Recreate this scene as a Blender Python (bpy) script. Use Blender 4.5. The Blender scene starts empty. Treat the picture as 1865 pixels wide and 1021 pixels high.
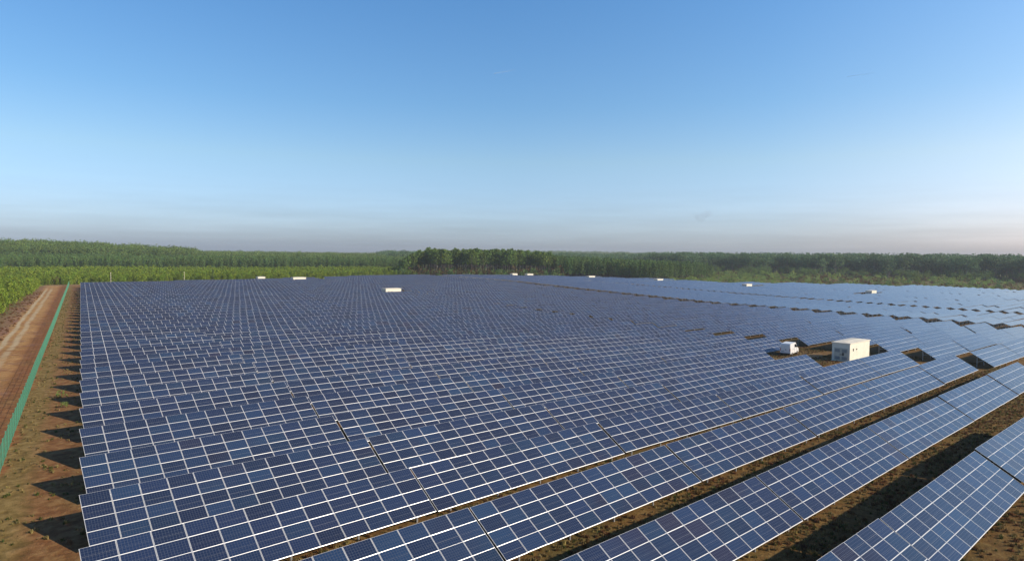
import bpy, math, random
import numpy as np
from mathutils import Vector, Matrix
random.seed(7); RNG = np.random.default_rng(11)
S = bpy.context.scene
COL = S.collection
PI = math.pi
R = math.radians

# ------------------------------------------------------------------ helpers
def tag(o, label=None, cat=None, group=None, kind=None):
    if label: o['label'] = label
    if cat: o['category'] = cat
    if group: o['group'] = group
    if kind: o['kind'] = kind
    return o

def empty(name, loc=(0, 0, 0), rot=(0, 0, 0)):
    o = bpy.data.objects.new(name, None); COL.objects.link(o)
    o.empty_display_size = .3
    o.location = loc; o.rotation_euler = rot
    return o

def link_mesh(name, me, parent=None):
    o = bpy.data.objects.new(name, me); COL.objects.link(o)
    if parent: o.parent = parent
    return o

class MB:
    """collects vertices and faces (with uv and material index) into one mesh"""
    def __init__(s): s.v = []; s.f = []; s.uv = []; s.m = []
    def face(s, pts, uv=None, m=0):
        b = len(s.v); s.v.extend([tuple(p) for p in pts]); n = len(pts)
        s.f.append(tuple(range(b, b + n))); s.uv.append(uv or [(0.0, 0.0)] * n); s.m.append(m)
    def box(s, lo, hi, m=0, M=None, skip=()):
        x0, y0, z0 = lo; x1, y1, z1 = hi
        c = [Vector((x, y, z)) for z in (z0, z1) for y in (y0, y1) for x in (x0, x1)]
        if M is not None: c = [M @ p for p in c]
        for k, idx in (('b', (0, 2, 3, 1)), ('t', (4, 5, 7, 6)), ('s', (0, 1, 5, 4)), ('n', (3, 2, 6, 7)), ('w', (2, 0, 4, 6)), ('e', (1, 3, 7, 5))):
            if k not in skip: s.face([c[i] for i in idx], None, m)
    def bar(s, a, b, w, h, m=0):
        a = Vector(a); b = Vector(b); d = b - a; L = d.length
        q = d.to_track_quat('X', 'Z').to_matrix().to_4x4(); q.translation = a
        s.box((0, -w / 2, -h / 2), (L, w / 2, h / 2), m, q)
    def cone(s, a, b, r0, r1, n=7, m=0, cap=True):
        a = Vector(a); b = Vector(b); q = (b - a).to_track_quat('Z', 'Y').to_matrix()
        A = [a + q @ Vector((math.cos(2 * PI * i / n) * r0, math.sin(2 * PI * i / n) * r0, 0)) for i in range(n)]
        B = [b + q @ Vector((math.cos(2 * PI * i / n) * r1, math.sin(2 * PI * i / n) * r1, 0)) for i in range(n)]
        for i in range(n):
            j = (i + 1) % n; s.face([A[i], A[j], B[j], B[i]], None, m)
        if cap: s.face(B, None, m); s.face(A[::-1], None, m)
    def mesh(s, name, mats, smooth=False):
        me = bpy.data.meshes.new(name); me.from_pydata(s.v, [], s.f)
        for mt in mats: me.materials.append(mt)
        u = me.uv_layers.new(name='UVMap')
        u.data.foreach_set('uv', np.array([c for f in s.uv for c in f], dtype=np.float32).ravel())
        me.polygons.foreach_set('material_index', s.m)
        if smooth: me.polygons.foreach_set('use_smooth', [True] * len(s.f))
        me.update(); return me

def ordn(i):
    return ['first', 'second', 'third', 'fourth', 'fifth', 'sixth', 'seventh', 'eighth', 'ninth', 'tenth', 'eleventh', 'twelfth',
            'thirteenth', 'fourteenth', 'fifteenth', 'sixteenth', 'seventeenth', 'eighteenth'][i]

# ------------------------------------------------------------------ materials
def new_mat(name):
    m = bpy.data.materials.new(name); m.use_nodes = True
    nt = m.node_tree; nt.nodes.clear()
    out = nt.nodes.new('ShaderNodeOutputMaterial'); b = nt.nodes.new('ShaderNodeBsdfPrincipled')
    nt.links.new(b.outputs[0], out.inputs[0])
    return m, nt, b
def N(nt, t, **k):
    n = nt.nodes.new(t)
    for a, v in k.items(): setattr(n, a, v)
    return n
def val(nt, op, a, b=None, c=None, clamp=False):
    n = N(nt, 'ShaderNodeMath', operation=op); n.use_clamp = clamp
    for i, x in enumerate((a, b, c)):
        if x is None: continue
        if isinstance(x, (int, float)): n.inputs[i].default_value = x
        else: nt.links.new(x, n.inputs[i])
    return n.outputs[0]
def mix(nt, f, a, b):
    n = N(nt, 'ShaderNodeMix', data_type='RGBA')
    for i, x in ((0, f), (6, a), (7, b)):
        if isinstance(x, (int, float)): n.inputs[i].default_value = x
        elif isinstance(x, tuple): n.inputs[i].default_value = (*x, 1) if len(x) == 3 else x
        else: nt.links.new(x, n.inputs[i])
    return n.outputs[2]
def noise(nt, vec, scale, detail=3, rough=.55, out=0):
    n = N(nt, 'ShaderNodeTexNoise'); n.inputs['Scale'].default_value = scale
    n.inputs['Detail'].default_value = detail; n.inputs['Roughness'].default_value = rough
    if vec is not None: nt.links.new(vec, n.inputs['Vector'])
    return n.outputs[out]
def ramp(nt, f, stops):
    n = N(nt, 'ShaderNodeValToRGB'); e = n.color_ramp.elements
    while len(e) < len(stops): e.new(.5)
    for i, (p, c) in enumerate(stops): e[i].position = p; e[i].color = (*c, 1)
    nt.links.new(f, n.inputs[0]); return n.outputs[0]
def sstep(nt, x, lo, hi):
    n = N(nt, 'ShaderNodeMapRange', interpolation_type='SMOOTHSTEP'); n.inputs[1].default_value = lo; n.inputs[2].default_value = hi
    nt.links.new(x, n.inputs[0]); return n.outputs[0]

def plain(name, col, rough=.6, metal=0., var=.12, scale=3., spec=.5):
    m, nt, b = new_mat(name)
    tc = N(nt, 'ShaderNodeTexCoord'); f = noise(nt, tc.outputs['Object'], scale, 4)
    d = tuple(c * (1 - var) for c in col); l = tuple(min(1, c * (1 + var)) for c in col)
    nt.links.new(mix(nt, sstep(nt, f, .3, .7), d, l), b.inputs['Base Color'])
    b.inputs['Roughness'].default_value = rough; b.inputs['Metallic'].default_value = metal
    b.inputs['Specular IOR Level'].default_value = spec
    return m

M_ALU = plain('galvanised_steel', (.42, .43, .44), .45, .55, .1)
M_FRAME_LIT = plain('sunlit_aluminium_frame', (.72, .73, .75), .4, .3, .05)  # bright copy of the frame metal, sunlight painted on the lower edge
M_BACK = plain('back_sheet', (.10, .105, .11), .6, 0, .05)
M_CREAM = plain('cream_render', (.82, .78, .66), .75, 0, .06, .8)
M_CREAMROOF = plain('cream_roof', (.84, .79, .66), .8, 0, .1, .6)
M_GREYDOOR = plain('grey_louvre', (.30, .31, .31), .6, 0, .08)
M_DARK = plain('dark_plastic', (.02, .02, .022), .5, 0, .1)
M_VAN = plain('white_van_paint', (.82, .82, .82), .3, 0, .03)
M_TYRE = plain('tyre_rubber', (.018, .018, .018), .85, 0, .2)
M_RIM = plain('wheel_rim', (.35, .35, .36), .4, .6, .1)
M_REDLAMP = plain('red_lamp', (.45, .02, .02), .3)
M_LAMP = plain('clear_lamp', (.6, .62, .65), .15)
M_FENCE = plain('green_wire', (.075, .27, .175), .5, 0, .15)
M_POLE = plain('pale_pole', (.62, .56, .42), .7, 0, .1)
m, nt, b = new_mat('dark_glass'); b.inputs['Base Color'].default_value = (.012, .015, .018, 1); b.inputs['Roughness'].default_value = .05
M_GLASS = m

# solar glass: white module margins, thin cell grid, hue that differs from module to module
def solar_mat():
    m, nt, b = new_mat('solar_glass')
    uvn = N(nt, 'ShaderNodeUVMap'); sep = N(nt, 'ShaderNodeSeparateXYZ'); nt.links.new(uvn.outputs[0], sep.inputs[0])
    x, y = sep.outputs[0], sep.outputs[1]
    fx = val(nt, 'FRACT', x); fy = val(nt, 'FRACT', y)
    ex = val(nt, 'MULTIPLY', val(nt, 'MINIMUM', fx, val(nt, 'SUBTRACT', 1., fx)), 1.65)
    ey = val(nt, 'MULTIPLY', val(nt, 'MINIMUM', fy, val(nt, 'SUBTRACT', 1., fy)), .99)
    marg = val(nt, 'MAXIMUM', val(nt, 'LESS_THAN', ex, .024), val(nt, 'LESS_THAN', ey, .0115))
    cx = val(nt, 'FRACT', val(nt, 'DIVIDE', val(nt, 'SUBTRACT', val(nt, 'MULTIPLY', fx, 1.65), .044), .1562))
    cy = val(nt, 'FRACT', val(nt, 'DIVIDE', val(nt, 'SUBTRACT', val(nt, 'MULTIPLY', fy, .99), .021), .158))
    gx = val(nt, 'MINIMUM', cx, val(nt, 'SUBTRACT', 1., cx)); gy = val(nt, 'MINIMUM', cy, val(nt, 'SUBTRACT', 1., cy))
    grid = val(nt, 'MAXIMUM', val(nt, 'LESS_THAN', gx, .052), val(nt, 'LESS_THAN', gy, .052))
    bus = val(nt, 'MINIMUM', val(nt, 'ABSOLUTE', val(nt, 'SUBTRACT', cy, .33)), val(nt, 'ABSOLUTE', val(nt, 'SUBTRACT', cy, .67)))
    busl = val(nt, 'LESS_THAN', bus, .022)
    # one random number per module
    oi = N(nt, 'ShaderNodeObjectInfo')
    cmb = N(nt, 'ShaderNodeCombineXYZ'); nt.links.new(val(nt, 'FLOOR', x), cmb.inputs[0]); nt.links.new(val(nt, 'FLOOR', y), cmb.inputs[1])
    nt.links.new(val(nt, 'MULTIPLY', oi.outputs['Random'], 431.7), cmb.inputs[2])
    wn = N(nt, 'ShaderNodeTexWhiteNoise', noise_dimensions='3D'); nt.links.new(cmb.outputs[0], wn.inputs[0])
    rnd = wn.outputs[0]; sc = N(nt, 'ShaderNodeSeparateColor'); nt.links.new(wn.outputs[1], sc.inputs[0])
    geo = N(nt, 'ShaderNodeNewGeometry')
    big = noise(nt, geo.outputs['Position'], .045, 2)          # batches of modules delivered together
    r2 = val(nt, 'ADD', val(nt, 'MULTIPLY', rnd, .5), val(nt, 'MULTIPLY', val(nt, 'SUBTRACT', big, .36), 1.35), clamp=True)
    cell = ramp(nt, r2, [(0, (0.010, 0.019, 0.055)), (.3, (0.010, 0.024, 0.071)), (.52, (0.011, 0.031, 0.086)), (.7, (0.013, 0.042, 0.101)), (.82, (0.018, 0.022, 0.055)), (1, (0.025, 0.021, 0.040))])
    cry = N(nt, 'ShaderNodeTexVoronoi'); cry.inputs['Scale'].default_value = 26.
    cmb2 = N(nt, 'ShaderNodeCombineXYZ'); nt.links.new(val(nt, 'MULTIPLY', x, 1.65), cmb2.inputs[0]); nt.links.new(y, cmb2.inputs[1])
    nt.links.new(cmb2.outputs[0], cry.inputs['Vector'])
    sv = N(nt, 'ShaderNodeSeparateColor'); nt.links.new(cry.outputs['Color'], sv.inputs[0])
    hs = N(nt, 'ShaderNodeHueSaturation'); nt.links.new(cell, hs.inputs['Color'])
    nt.links.new(val(nt, 'ADD', .62, val(nt, 'ADD', val(nt, 'MULTIPLY', sv.outputs[0], .26), val(nt, 'MULTIPLY', sc.outputs[1], .62))), hs.inputs['Value'])
    c1 = mix(nt, busl, hs.outputs[0], (.045, .055, .085))
    c2 = mix(nt, grid, c1, (.085, .10, .145))
    c3 = mix(nt, marg, c2, (.64, .66, .69))
    nt.links.new(c3, b.inputs['Base Color'])
    dust = noise(nt, geo.outputs['Position'], .9, 3)
    nt.links.new(val(nt, 'ADD', .1, val(nt, 'MULTIPLY', dust, .12)), b.inputs['Roughness'])
    b.inputs['IOR'].default_value = 1.52; b.inputs['Sheen Weight'].default_value = .13; b.inputs['Sheen Roughness'].default_value = .45; b.inputs['Sheen Tint'].default_value = (.92, .89, .87, 1)
    return m
M_PV = solar_mat()

def leaf_mat(name, c0, c1, c2, rough=.65):
    """foliage: every leaf clump (face island) its own shade, every tree its own tint"""
    m, nt, b = new_mat(name)
    geo = N(nt, 'ShaderNodeNewGeometry'); oi = N(nt, 'ShaderNodeObjectInfo')
    a = ramp(nt, geo.outputs['Random Per Island'], [(0, c0), (.55, c1), (1, c2)])
    hs = N(nt, 'ShaderNodeHueSaturation'); nt.links.new(a, hs.inputs['Color'])
    nt.links.new(val(nt, 'ADD', .72, val(nt, 'MULTIPLY', oi.outputs['Random'], .56)), hs.inputs['Value'])
    nt.links.new(val(nt, 'ADD', .485, val(nt, 'MULTIPLY', val(nt, 'FRACT', val(nt, 'MULTIPLY', oi.outputs['Random'], 7.3)), .03)), hs.inputs['Hue'])
    nt.links.new(hs.outputs[0], b.inputs['Base Color']); b.inputs['Roughness'].default_value = rough
    b.inputs['Specular IOR Level'].default_value = .25
    tr = N(nt, 'ShaderNodeBsdfTranslucent'); nt.links.new(hs.outputs[0], tr.inputs[0])
    mx = N(nt, 'ShaderNodeMixShader'); mx.inputs[0].default_value = .22
    nt.links.new(b.outputs[0], mx.inputs[1]); nt.links.new(tr.outputs[0], mx.inputs[2])
    nt.links.new(mx.outputs[0], [n for n in nt.nodes if n.type == 'OUTPUT_MATERIAL'][0].inputs[0])
    return m
L_YOUNG = leaf_mat('young_pine_needles', (0.124, 0.192, 0.016), (0.200, 0.286, 0.026), (0.287, 0.356, 0.041))
L_PINE = leaf_mat('pine_needles', (0.078, 0.145, 0.029), (0.147, 0.229, 0.046), (0.225, 0.295, 0.064))
L_MID = leaf_mat('mid_pine_needles', (0.074, 0.142, 0.041), (0.128, 0.218, 0.058), (0.186, 0.273, 0.077))
L_DARK = leaf_mat('dark_forest_leaves', (0.078, 0.158, 0.078), (0.136, 0.236, 0.106), (0.221, 0.304, 0.136))
L_HILL = leaf_mat('hill_forest_leaves', (0.104, 0.176, 0.042), (0.159, 0.244, 0.059), (0.218, 0.291, 0.078))
L_SCRUB = leaf_mat('scrub_leaves', (0.187, 0.283, 0.061), (0.265, 0.374, 0.089), (0.390, 0.438, 0.126))
L_BROWN = leaf_mat('brown_heath', (.12, .055, .02), (.19, .09, .034), (.25, .145, .06))
L_GRASS = leaf_mat('dry_grass_blades', (0.198, 0.149, 0.051), (0.264, 0.194, 0.073), (0.356, 0.272, 0.112))
L_GREEN = leaf_mat('green_grass_blades', (.070, .085, .018), (.100, .115, .025), (.140, .140, .040))
L_RUST = leaf_mat('rusty_leaves', (.110, .060, .022), (.150, .085, .030), (.120, .105, .030))
BARK = plain('pine_bark', (.115, .088, .075), .9, 0, .25, 4)
BARKG = plain('grey_bark', (.20, .175, .15), .9, 0, .25, 4)

# ------------------------------------------------------------------ terrain
# control heights: (metres east of the skewed western field edge, row number, height)
CP = np.array([(0,-3,0),(0,1,0),(0,3,.12),(0,5,.15),(0,7,0),(0,9,-.1),(0,12,-.2),(0,17,-.35),(0,25,-.3),(0,38,-.2),
(20,1,-.06),(20,3,.15),(20,4,.2),(20,5,.15),(20,6,.05),(20,8,-.1),(40,-2,-.05),(40,0,0),(40,1,-.05),(60,-2,.2),(60,-1,.05),(60,0,-.08),
(80,0,-.05),(80,-2,.1),(117,0,-.02),(117,-1,0),(128,0,-.5),(105,1,-.35),(118,1,-.4),(127,1,-.53),(129,2,-.9),(99,2,-.64),(101,3,-1.0),
(129.5,3,-1.2),(121,4,-1.2),(130,4,-1.25),(121,6,-1.5),(121,11,-1.7),(121,27,-1.2),
(204,0,-2),(204,2,-2.3),(206,5,-2.5),(207,9,-2.7),(208,14,-3.2),(207,16,-2.8),(207,20,-2.35),(207,25,-1.6),(207,31,-.6),(207,40,-.8),
(221,2,-2.8),(221,8,-3.0),(272,4,-3.3),(272,10,-3.3),(380,12,-3),(380,2,-3),(380,22,-2.5),(300,32,-1.6),(400,32,-2),(470,0,-3),(470,20,-2.5),
(60,10,-.6),(60,20,-.7),(60,38,-.5),(160,2,-1.1),(160,8,-1.9),(160,30,-.8),(121,40,-.9),(300,20,-2.6),(300,45,-1.0)], float)
CQ = np.stack([CP[:, 0], CP[:, 1] * 8.5], 1) / 100.
def _phi(r2): return np.where(r2 > 1e-12, r2 * np.log(np.maximum(r2, 1e-12)), 0.)
def _solve():
    n = len(CQ); A = np.zeros((n + 3, n + 3))
    A[:n, :n] = _phi(((CQ[:, None] - CQ[None]) ** 2).sum(2)) + np.eye(n) * 2e-3
    A[:n, n] = 1; A[:n, n + 1:] = CQ; A[n, :n] = 1; A[n + 1:, :n] = CQ.T
    return np.linalg.solve(A, np.concatenate([CP[:, 2], [0, 0, 0]]))
CW = _solve()
SK = 1.2 / 8.5
def D(x, y):
    x = np.asarray(x, float); y = np.asarray(y, float)
    q = np.stack([np.clip(x - y * SK, 0, 470), np.clip(y, -26, 360)], -1) / 100.
    d2 = ((q[..., None, :] - CQ) ** 2).sum(-1)
    return _phi(d2) @ CW[:len(CQ)] + CW[len(CQ)] + q @ CW[len(CQ) + 1:]
def hills(x, y):
    x = np.asarray(x, float); y = np.asarray(y, float)
    h = 9.0 * np.exp(-(((x - 60) / 150) ** 2 + ((y - 830) / 120) ** 2))
    h = h + 5.5 * np.exp(-(((x - 1780) / 420) ** 2 + ((y - 1850) / 300) ** 2))
    h = h + 7 * np.exp(-(((x - 3100) / 700) ** 2 + ((y - 2600) / 500) ** 2))
    return h
def GZ(x, y): return D(x, y) + hills(x, y)
CAM = np.array([-4.1, -31.17])
def polar(hd, r):
    a = math.radians(hd); return CAM[0] + r * math.sin(a), CAM[1] + r * math.cos(a)

# edge of the field as it runs round the tables (far side)
FARP = [(46.5, 327.8), (81.6, 326.9), (132.8, 340.6), (195.4, 364.8), (247.6, 374.9), (270.1, 362), (343.6, 322), (381.9, 274.6), (392, 199.3), (430, 172.0), (458, 143.5), (478, 104.4), (488, 59.8), (492, 10), (480, -40)]
FIELD = [(-5, -60)] + [(46, 328)] + FARP + [(300, -60)]
def inside(px, py, poly):
    px = np.asarray(px, float); py = np.asarray(py, float); r = np.zeros(px.shape, bool); n = len(poly)
    for i in range(n):
        x0, y0 = poly[i]; x1, y1 = poly[(i + 1) % n]
        c = ((y0 > py) != (y1 > py))
        with np.errstate(divide='ignore', invalid='ignore'):
            r ^= c & (px < (x1 - x0) * (py - y0) / (y1 - y0 + 1e-12) + x0)
    return r

def ground_mat():
    m, nt, b = new_mat('earth_and_heath')
    geo = N(nt, 'ShaderNodeNewGeometry'); P = geo.outputs['Position']
    sep = N(nt, 'ShaderNodeSeparateXYZ'); nt.links.new(P, sep.inputs[0]); x, y = sep.outputs[0], sep.outputs[1]
    u0 = val(nt, 'SUBTRACT', x, val(nt, 'MULTIPLY', y, SK))
    nw = noise(nt, P, .12, 4); ns = noise(nt, P, 1.1, 5, .65); nf = noise(nt, P, 7., 4, .7); nb = noise(nt, P, .035, 3)
    u = val(nt, 'ADD', val(nt, 'ADD', u0, val(nt, 'MULTIPLY', val(nt, 'SUBTRACT', nw, .5), 4.2)), val(nt, 'MULTIPLY', val(nt, 'SUBTRACT', ns, .5), 2.4))
    soil = ramp(nt, ns, [(.25, (0.119, 0.050, 0.018)), (.45, (0.239, 0.102, 0.037)), (.6, (0.334, 0.172, 0.067)), (.78, (0.495, 0.326, 0.137))])
    heath = ramp(nt, ns, [(.25, (0.170, 0.090, 0.060)), (.45, (0.277, 0.143, 0.088)), (.6, (0.358, 0.203, 0.120)), (.78, (0.406, 0.285, 0.157))])
    drygr = ramp(nt, ns, [(.25, (0.132, 0.078, 0.021)), (.45, (0.224, 0.148, 0.044)), (.6, (0.324, 0.219, 0.076)), (.8, (0.464, 0.318, 0.129))])
    sand = ramp(nt, ns, [(.25, (0.334, 0.169, 0.056)), (.5, (0.501, 0.272, 0.098)), (.75, (0.654, 0.399, 0.158))])
    pale = (.58, .46, .28)
    redst = ramp(nt, ns, [(.25, (0.193, 0.071, 0.024)), (.5, (0.322, 0.132, 0.044)), (.75, (0.451, 0.218, 0.083))])
    # strips running along the field edge, west to east
    c = mix(nt, sstep(nt, u, -14.2, -12.9), heath, sand)
    c = mix(nt, sstep(nt, u, -9.3, -7.6), c, redst)
    c = mix(nt, sstep(nt, u, -5.7, -4.8), c, drygr)
    c = mix(nt, sstep(nt, u, -3.9, -2.2), c, soil)
    mot = sstep(nt, val(nt, 'ADD', val(nt, 'MULTIPLY', nw, .6), val(nt, 'MULTIPLY', nf, .4)), .46, .60)
    c = mix(nt, val(nt, 'MULTIPLY', mot, .38), c, drygr)
    dist_ = sstep(nt, noise(nt, P, .07, 5, .7), .5, .66)              # churned and overgrown patches on the track
    trk = val(nt, 'MULTIPLY', sstep(nt, u, -15., -13.), val(nt, 'SUBTRACT', 1., sstep(nt, u, -8., -6.)))
    c = mix(nt, val(nt, 'MULTIPLY', val(nt, 'MULTIPLY', dist_, trk), .7), c, redst)
    scr = sstep(nt, noise(nt, P, .22, 5, .7), .52, .62)
    c = mix(nt, val(nt, 'MULTIPLY', val(nt, 'MULTIPLY', scr, trk), .6), c, heath)
    # two wheel ruts
    wob = val(nt, 'MULTIPLY', val(nt, 'SUBTRACT', nb, .5), 2.)
    far = val(nt, 'MULTIPLY', sstep(nt, y, 60, 130), val(nt, 'SUBTRACT', 1., sstep(nt, y, 300, 345)))
    for cen, wd, am in ((-12.4, .40, 1.), (-10.6, .45, .8)):
        d = val(nt, 'ABSOLUTE', val(nt, 'SUBTRACT', val(nt, 'ADD', u0, wob), cen))
        k = val(nt, 'SUBTRACT', 1., sstep(nt, d, wd * .4, wd * 1.7)); k = val(nt, 'MULTIPLY', k, sstep(nt, noise(nt, P, .3, 4), .28, .5))
        k = val(nt, 'MULTIPLY', val(nt, 'MULTIPLY', k, am), val(nt, 'MULTIPLY', far, sstep(nt, ns, .1, .45)))
        c = mix(nt, k, c, pale)
    # heath and grass cover away from the bare edge (mask stored on the mesh), pale sandy margins
    at = N(nt, 'ShaderNodeAttribute', attribute_name='cover'); ac = N(nt, 'ShaderNodeSeparateColor'); nt.links.new(at.outputs['Color'], ac.inputs[0])
    rowc = ramp(nt, val(nt, 'ADD', val(nt, 'MULTIPLY', ns, .6), val(nt, 'MULTIPLY', nf, .4)), [(.3, (0.075, 0.036, 0.013)), (.45, (0.163, 0.084, 0.024)), (.58, (0.229, 0.139, 0.043)), (.75, (0.460, 0.301, 0.132))])
    rowc = mix(nt, val(nt, 'MULTIPLY', sstep(nt, nw, .52, .68), .6), rowc, (.105, .095, .028))
    c = mix(nt, ac.outputs[0], c, rowc)
    meadow = ramp(nt, noise(nt, P, .055, 5, .6), [(.3, (0.081, 0.108, 0.030)), (.45, (0.128, 0.155, 0.041)), (.58, (0.203, 0.149, 0.061)), (.72, (0.169, 0.092, 0.049))])
    c = mix(nt, ac.outputs[1], c, meadow)
    c = mix(nt, ac.outputs[2], c, ramp(nt, ns, [(.25, (.30, .20, .10)), (.6, (.42, .32, .19)), (.8, (.50, .41, .27))]))
    at2 = N(nt, 'ShaderNodeAttribute', attribute_name='lush')
    c = mix(nt, val(nt, 'MULTIPLY', at2.outputs['Fac'], sstep(nt, ns, .3, .55)), c, (.095, .115, .016))
    nt.links.new(c, b.inputs['Base Color']); b.inputs['Roughness'].default_value = .95; b.inputs['Specular IOR Level'].default_value = .15
    bp = N(nt, 'ShaderNodeBump'); bp.inputs['Strength'].default_value = .9; bp.inputs['Distance'].default_value = .22
    nt.links.new(val(nt, 'ADD', val(nt, 'MULTIPLY', ns, .6), val(nt, 'MULTIPLY', nf, .35)), bp.inputs['Height'])
    nt.links.new(bp.outputs[0], b.inputs['Normal'])
    return m

CABINS = [(138.6, 346.5, 'small white transformer cabin at the far edge of the field, leftmost of the distant cabins'),
          (153.6, 332.6, 'white transformer cabin above the left middle of the field, second from the left'),
          (143.8, 213.4, 'white transformer cabin alone among the dense panels left of centre'),
          (326.6, 338.5, 'far white transformer cabin before the tall pine stand, left of a pair'),
          (335.5, 331.5, 'far white transformer cabin before the tall pine stand, right of a pair'),
          (355.7, 287.4, 'far white transformer cabin below the medium pine wood right of the tall stand'),
          (366.6, 235.4, 'far white transformer cabin where the medium pine wood gives way to scrub'),
          (365.0, 169.6, 'far white transformer cabin before the green scrub, second from the right'),
          (365.7, 99.8, 'far transformer cabin with grey end wall, rightmost of the distant cabins')]

def build_ground():
    gx = np.concatenate([[-5000, -3000, -1800, -1000, -600, -350, -220], np.arange(-150, 530, 4.), [540, 570, 610, 660, 730, 820, 930, 1060, 1200, 1400, 1600, 1800, 2000, 2300, 2700, 3100, 3500, 4000, 5000, 7000]])
    gy = np.concatenate([[-3000, -1200, -500, -250, -150, -110], np.arange(-90, 400, 4.), [410, 430, 460, 500, 550, 600, 650, 700, 740, 780, 820, 860, 900, 960, 1030, 1120, 1250, 1400, 1600, 1800, 2050, 2350, 2700, 3100, 3600, 4400, 6000, 8000]])
    X, Y = np.meshgrid(gx, gy); Z = GZ(X, Y)
    nx, ny = len(gx), len(gy)
    me = bpy.data.meshes.new('ground'); V = np.stack([X, Y, Z], -1).reshape(-1, 3)
    i = np.arange(nx - 1); j = np.arange(ny - 1); I, J = np.meshgrid(i, j); a = (J * nx + I).ravel()
    F = np.stack([a, a + 1, a + nx + 1, a + nx], 1)
    me.from_pydata(V.tolist(), [], F.tolist())
    U = X - Y * SK; ins = inside(X, Y, FIELD)
    row = np.clip((U + 0.5) / 2.5, 0, 1) * np.clip((Y + 400) / 1, 0, 1)
    mead = np.where(ins | (U < 10), 0., 1.); mead = np.where((Y > 356) | (X > 505), 1., mead); mead = np.where(U < -14.5, np.clip((-15.5 - U) / 3, 0, 1), mead)
    mead = np.where((Y > 356), 1., mead)
    sandm = np.zeros_like(X)
    sandm = np.maximum(sandm, np.clip(1 - np.abs(Y - 350) / 4.5, 0, 1) * (U > -17) * (U < 4))
    for k in range(3, 7):                                          # pale sandy margin in front of the stand
        x0, y0 = FARP[k]; x1, y1 = FARP[k + 1]; d = np.array([x1 - x0, y1 - y0]); L = np.hypot(*d); d /= L
        t = (X - x0) * d[0] + (Y - y0) * d[1]; s = -(X - x0) * d[1] + (Y - y0) * d[0]
        sandm = np.maximum(sandm, (t > -6) * (t < L + 6) * np.clip(1 - np.abs(s - 6) / 6, 0, 1))
    ex = np.hypot((X - 116) / 9, (Y - 26) / 5); sandm = np.maximum(sandm, np.clip(1.5 - ex, 0, 1) * .75)
    col = np.stack([row, mead, sandm, np.ones_like(X)], -1).reshape(-1, 4).astype(np.float32)
    ca = me.attributes.new('cover', 'FLOAT_COLOR', 'POINT'); ca.data.foreach_set('color', col.ravel())
    lush = ((U > 202) & (U < 224) & (Y < 330) & (Y > -60)) * 1.0
    la = me.attributes.new('lush', 'FLOAT', 'POINT'); la.data.foreach_set('value', lush.ravel().astype(np.float32))
    me.materials.append(ground_mat()); me.polygons.foreach_set('use_smooth', [True] * len(F)); me.update()
    return tag(link_mesh('ground', me), kind='structure')
build_ground()

# ------------------------------------------------------------------ solar tables
TILT = .538; CT, ST = math.cos(TILT), math.sin(TILT); TOP = 2.62; MP = 1.67
LOWT = .32; _T = [CT, ST]
def tilt_for(ny): _T[:] = [CT, ST] if ny == 4 else [math.cos(LOWT), math.sin(LOWT)]
def slope_pt(x, s, off=0.):
    """point on a table: x along the row, s metres down the slope from the top edge, off metres above the glass"""
    c, t = _T; return Vector((x, -s * c + off * t, TOP - s * t + off * c))
def length(n): return n * MP - .02
def slab(mb, nx, ny, off=(0, 0), M=None, t=.045):
    tilt_for(ny); L = length(nx); sl = ny * 1.01 - .02
    T = [slope_pt(0, sl), slope_pt(L, sl), slope_pt(L, 0), slope_pt(0, 0)]
    B = [slope_pt(0, sl, -t), slope_pt(L, sl, -t), slope_pt(L, 0, -t), slope_pt(0, 0, -t)]
    if M is not None: T = [M @ p for p in T]; B = [M @ p for p in B]
    ox, oy = off
    mb.face(T, [(ox, oy), (ox + nx, oy), (ox + nx, oy + ny), (ox, oy + ny)], 0)
    mb.face(B[::-1], None, 2)
    for i in range(4):
        j = (i + 1) % 4; mb.face([B[i], B[j], T[j], T[i]], None, 1)
def post_xs(nx):
    L = length(nx); n = max(2, round((L - 2.6) / 4.3) + 1); return [1.3 + (L - 2.6) * i / (n - 1) for i in range(n)]
def sup_pts(ny):
    tilt_for(ny); sl = ny * 1.01 - .02; return (sl - .55, .75) if ny == 4 else (sl - .3, .3)
def frame_into(mb, nx, ny, M=None, light=False):
    tilt_for(ny); L = length(nx); sl = ny * 1.01 - .02; h = MB()
    for s in ([.5, 1.5, 2.5, 3.5][:ny]) if not light else [.6, sl - .6]:
        h.bar(slope_pt(.05, s, -.085), slope_pt(L - .05, s, -.085), .05, .07)
    for x in post_xs(nx):
        if not light: h.bar(slope_pt(x, .15, -.165), slope_pt(x, sl - .15, -.165), .07, .09)
        sf, sr = sup_pts(ny)
        if not light:
            a = slope_pt(x, sr, -.2); h.bar((a.x, a.y, a.z * .45), slope_pt(x, (sf + sr) / 2, -.2), .05, .05)
    for f in h.f:
        pts = [Vector(h.v[i]) for i in f]
        mb.face([M @ p for p in pts] if M is not None else pts, None, 3)
def post_box(mb, x, s, M=None, m=3, deep=.5):
    p = slope_pt(x, s, -.2); w = .055
    mb.box((p.x - w, p.y - w * .8, -deep), (p.x + w, p.y + w * .8, p.z), m, M)

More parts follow.
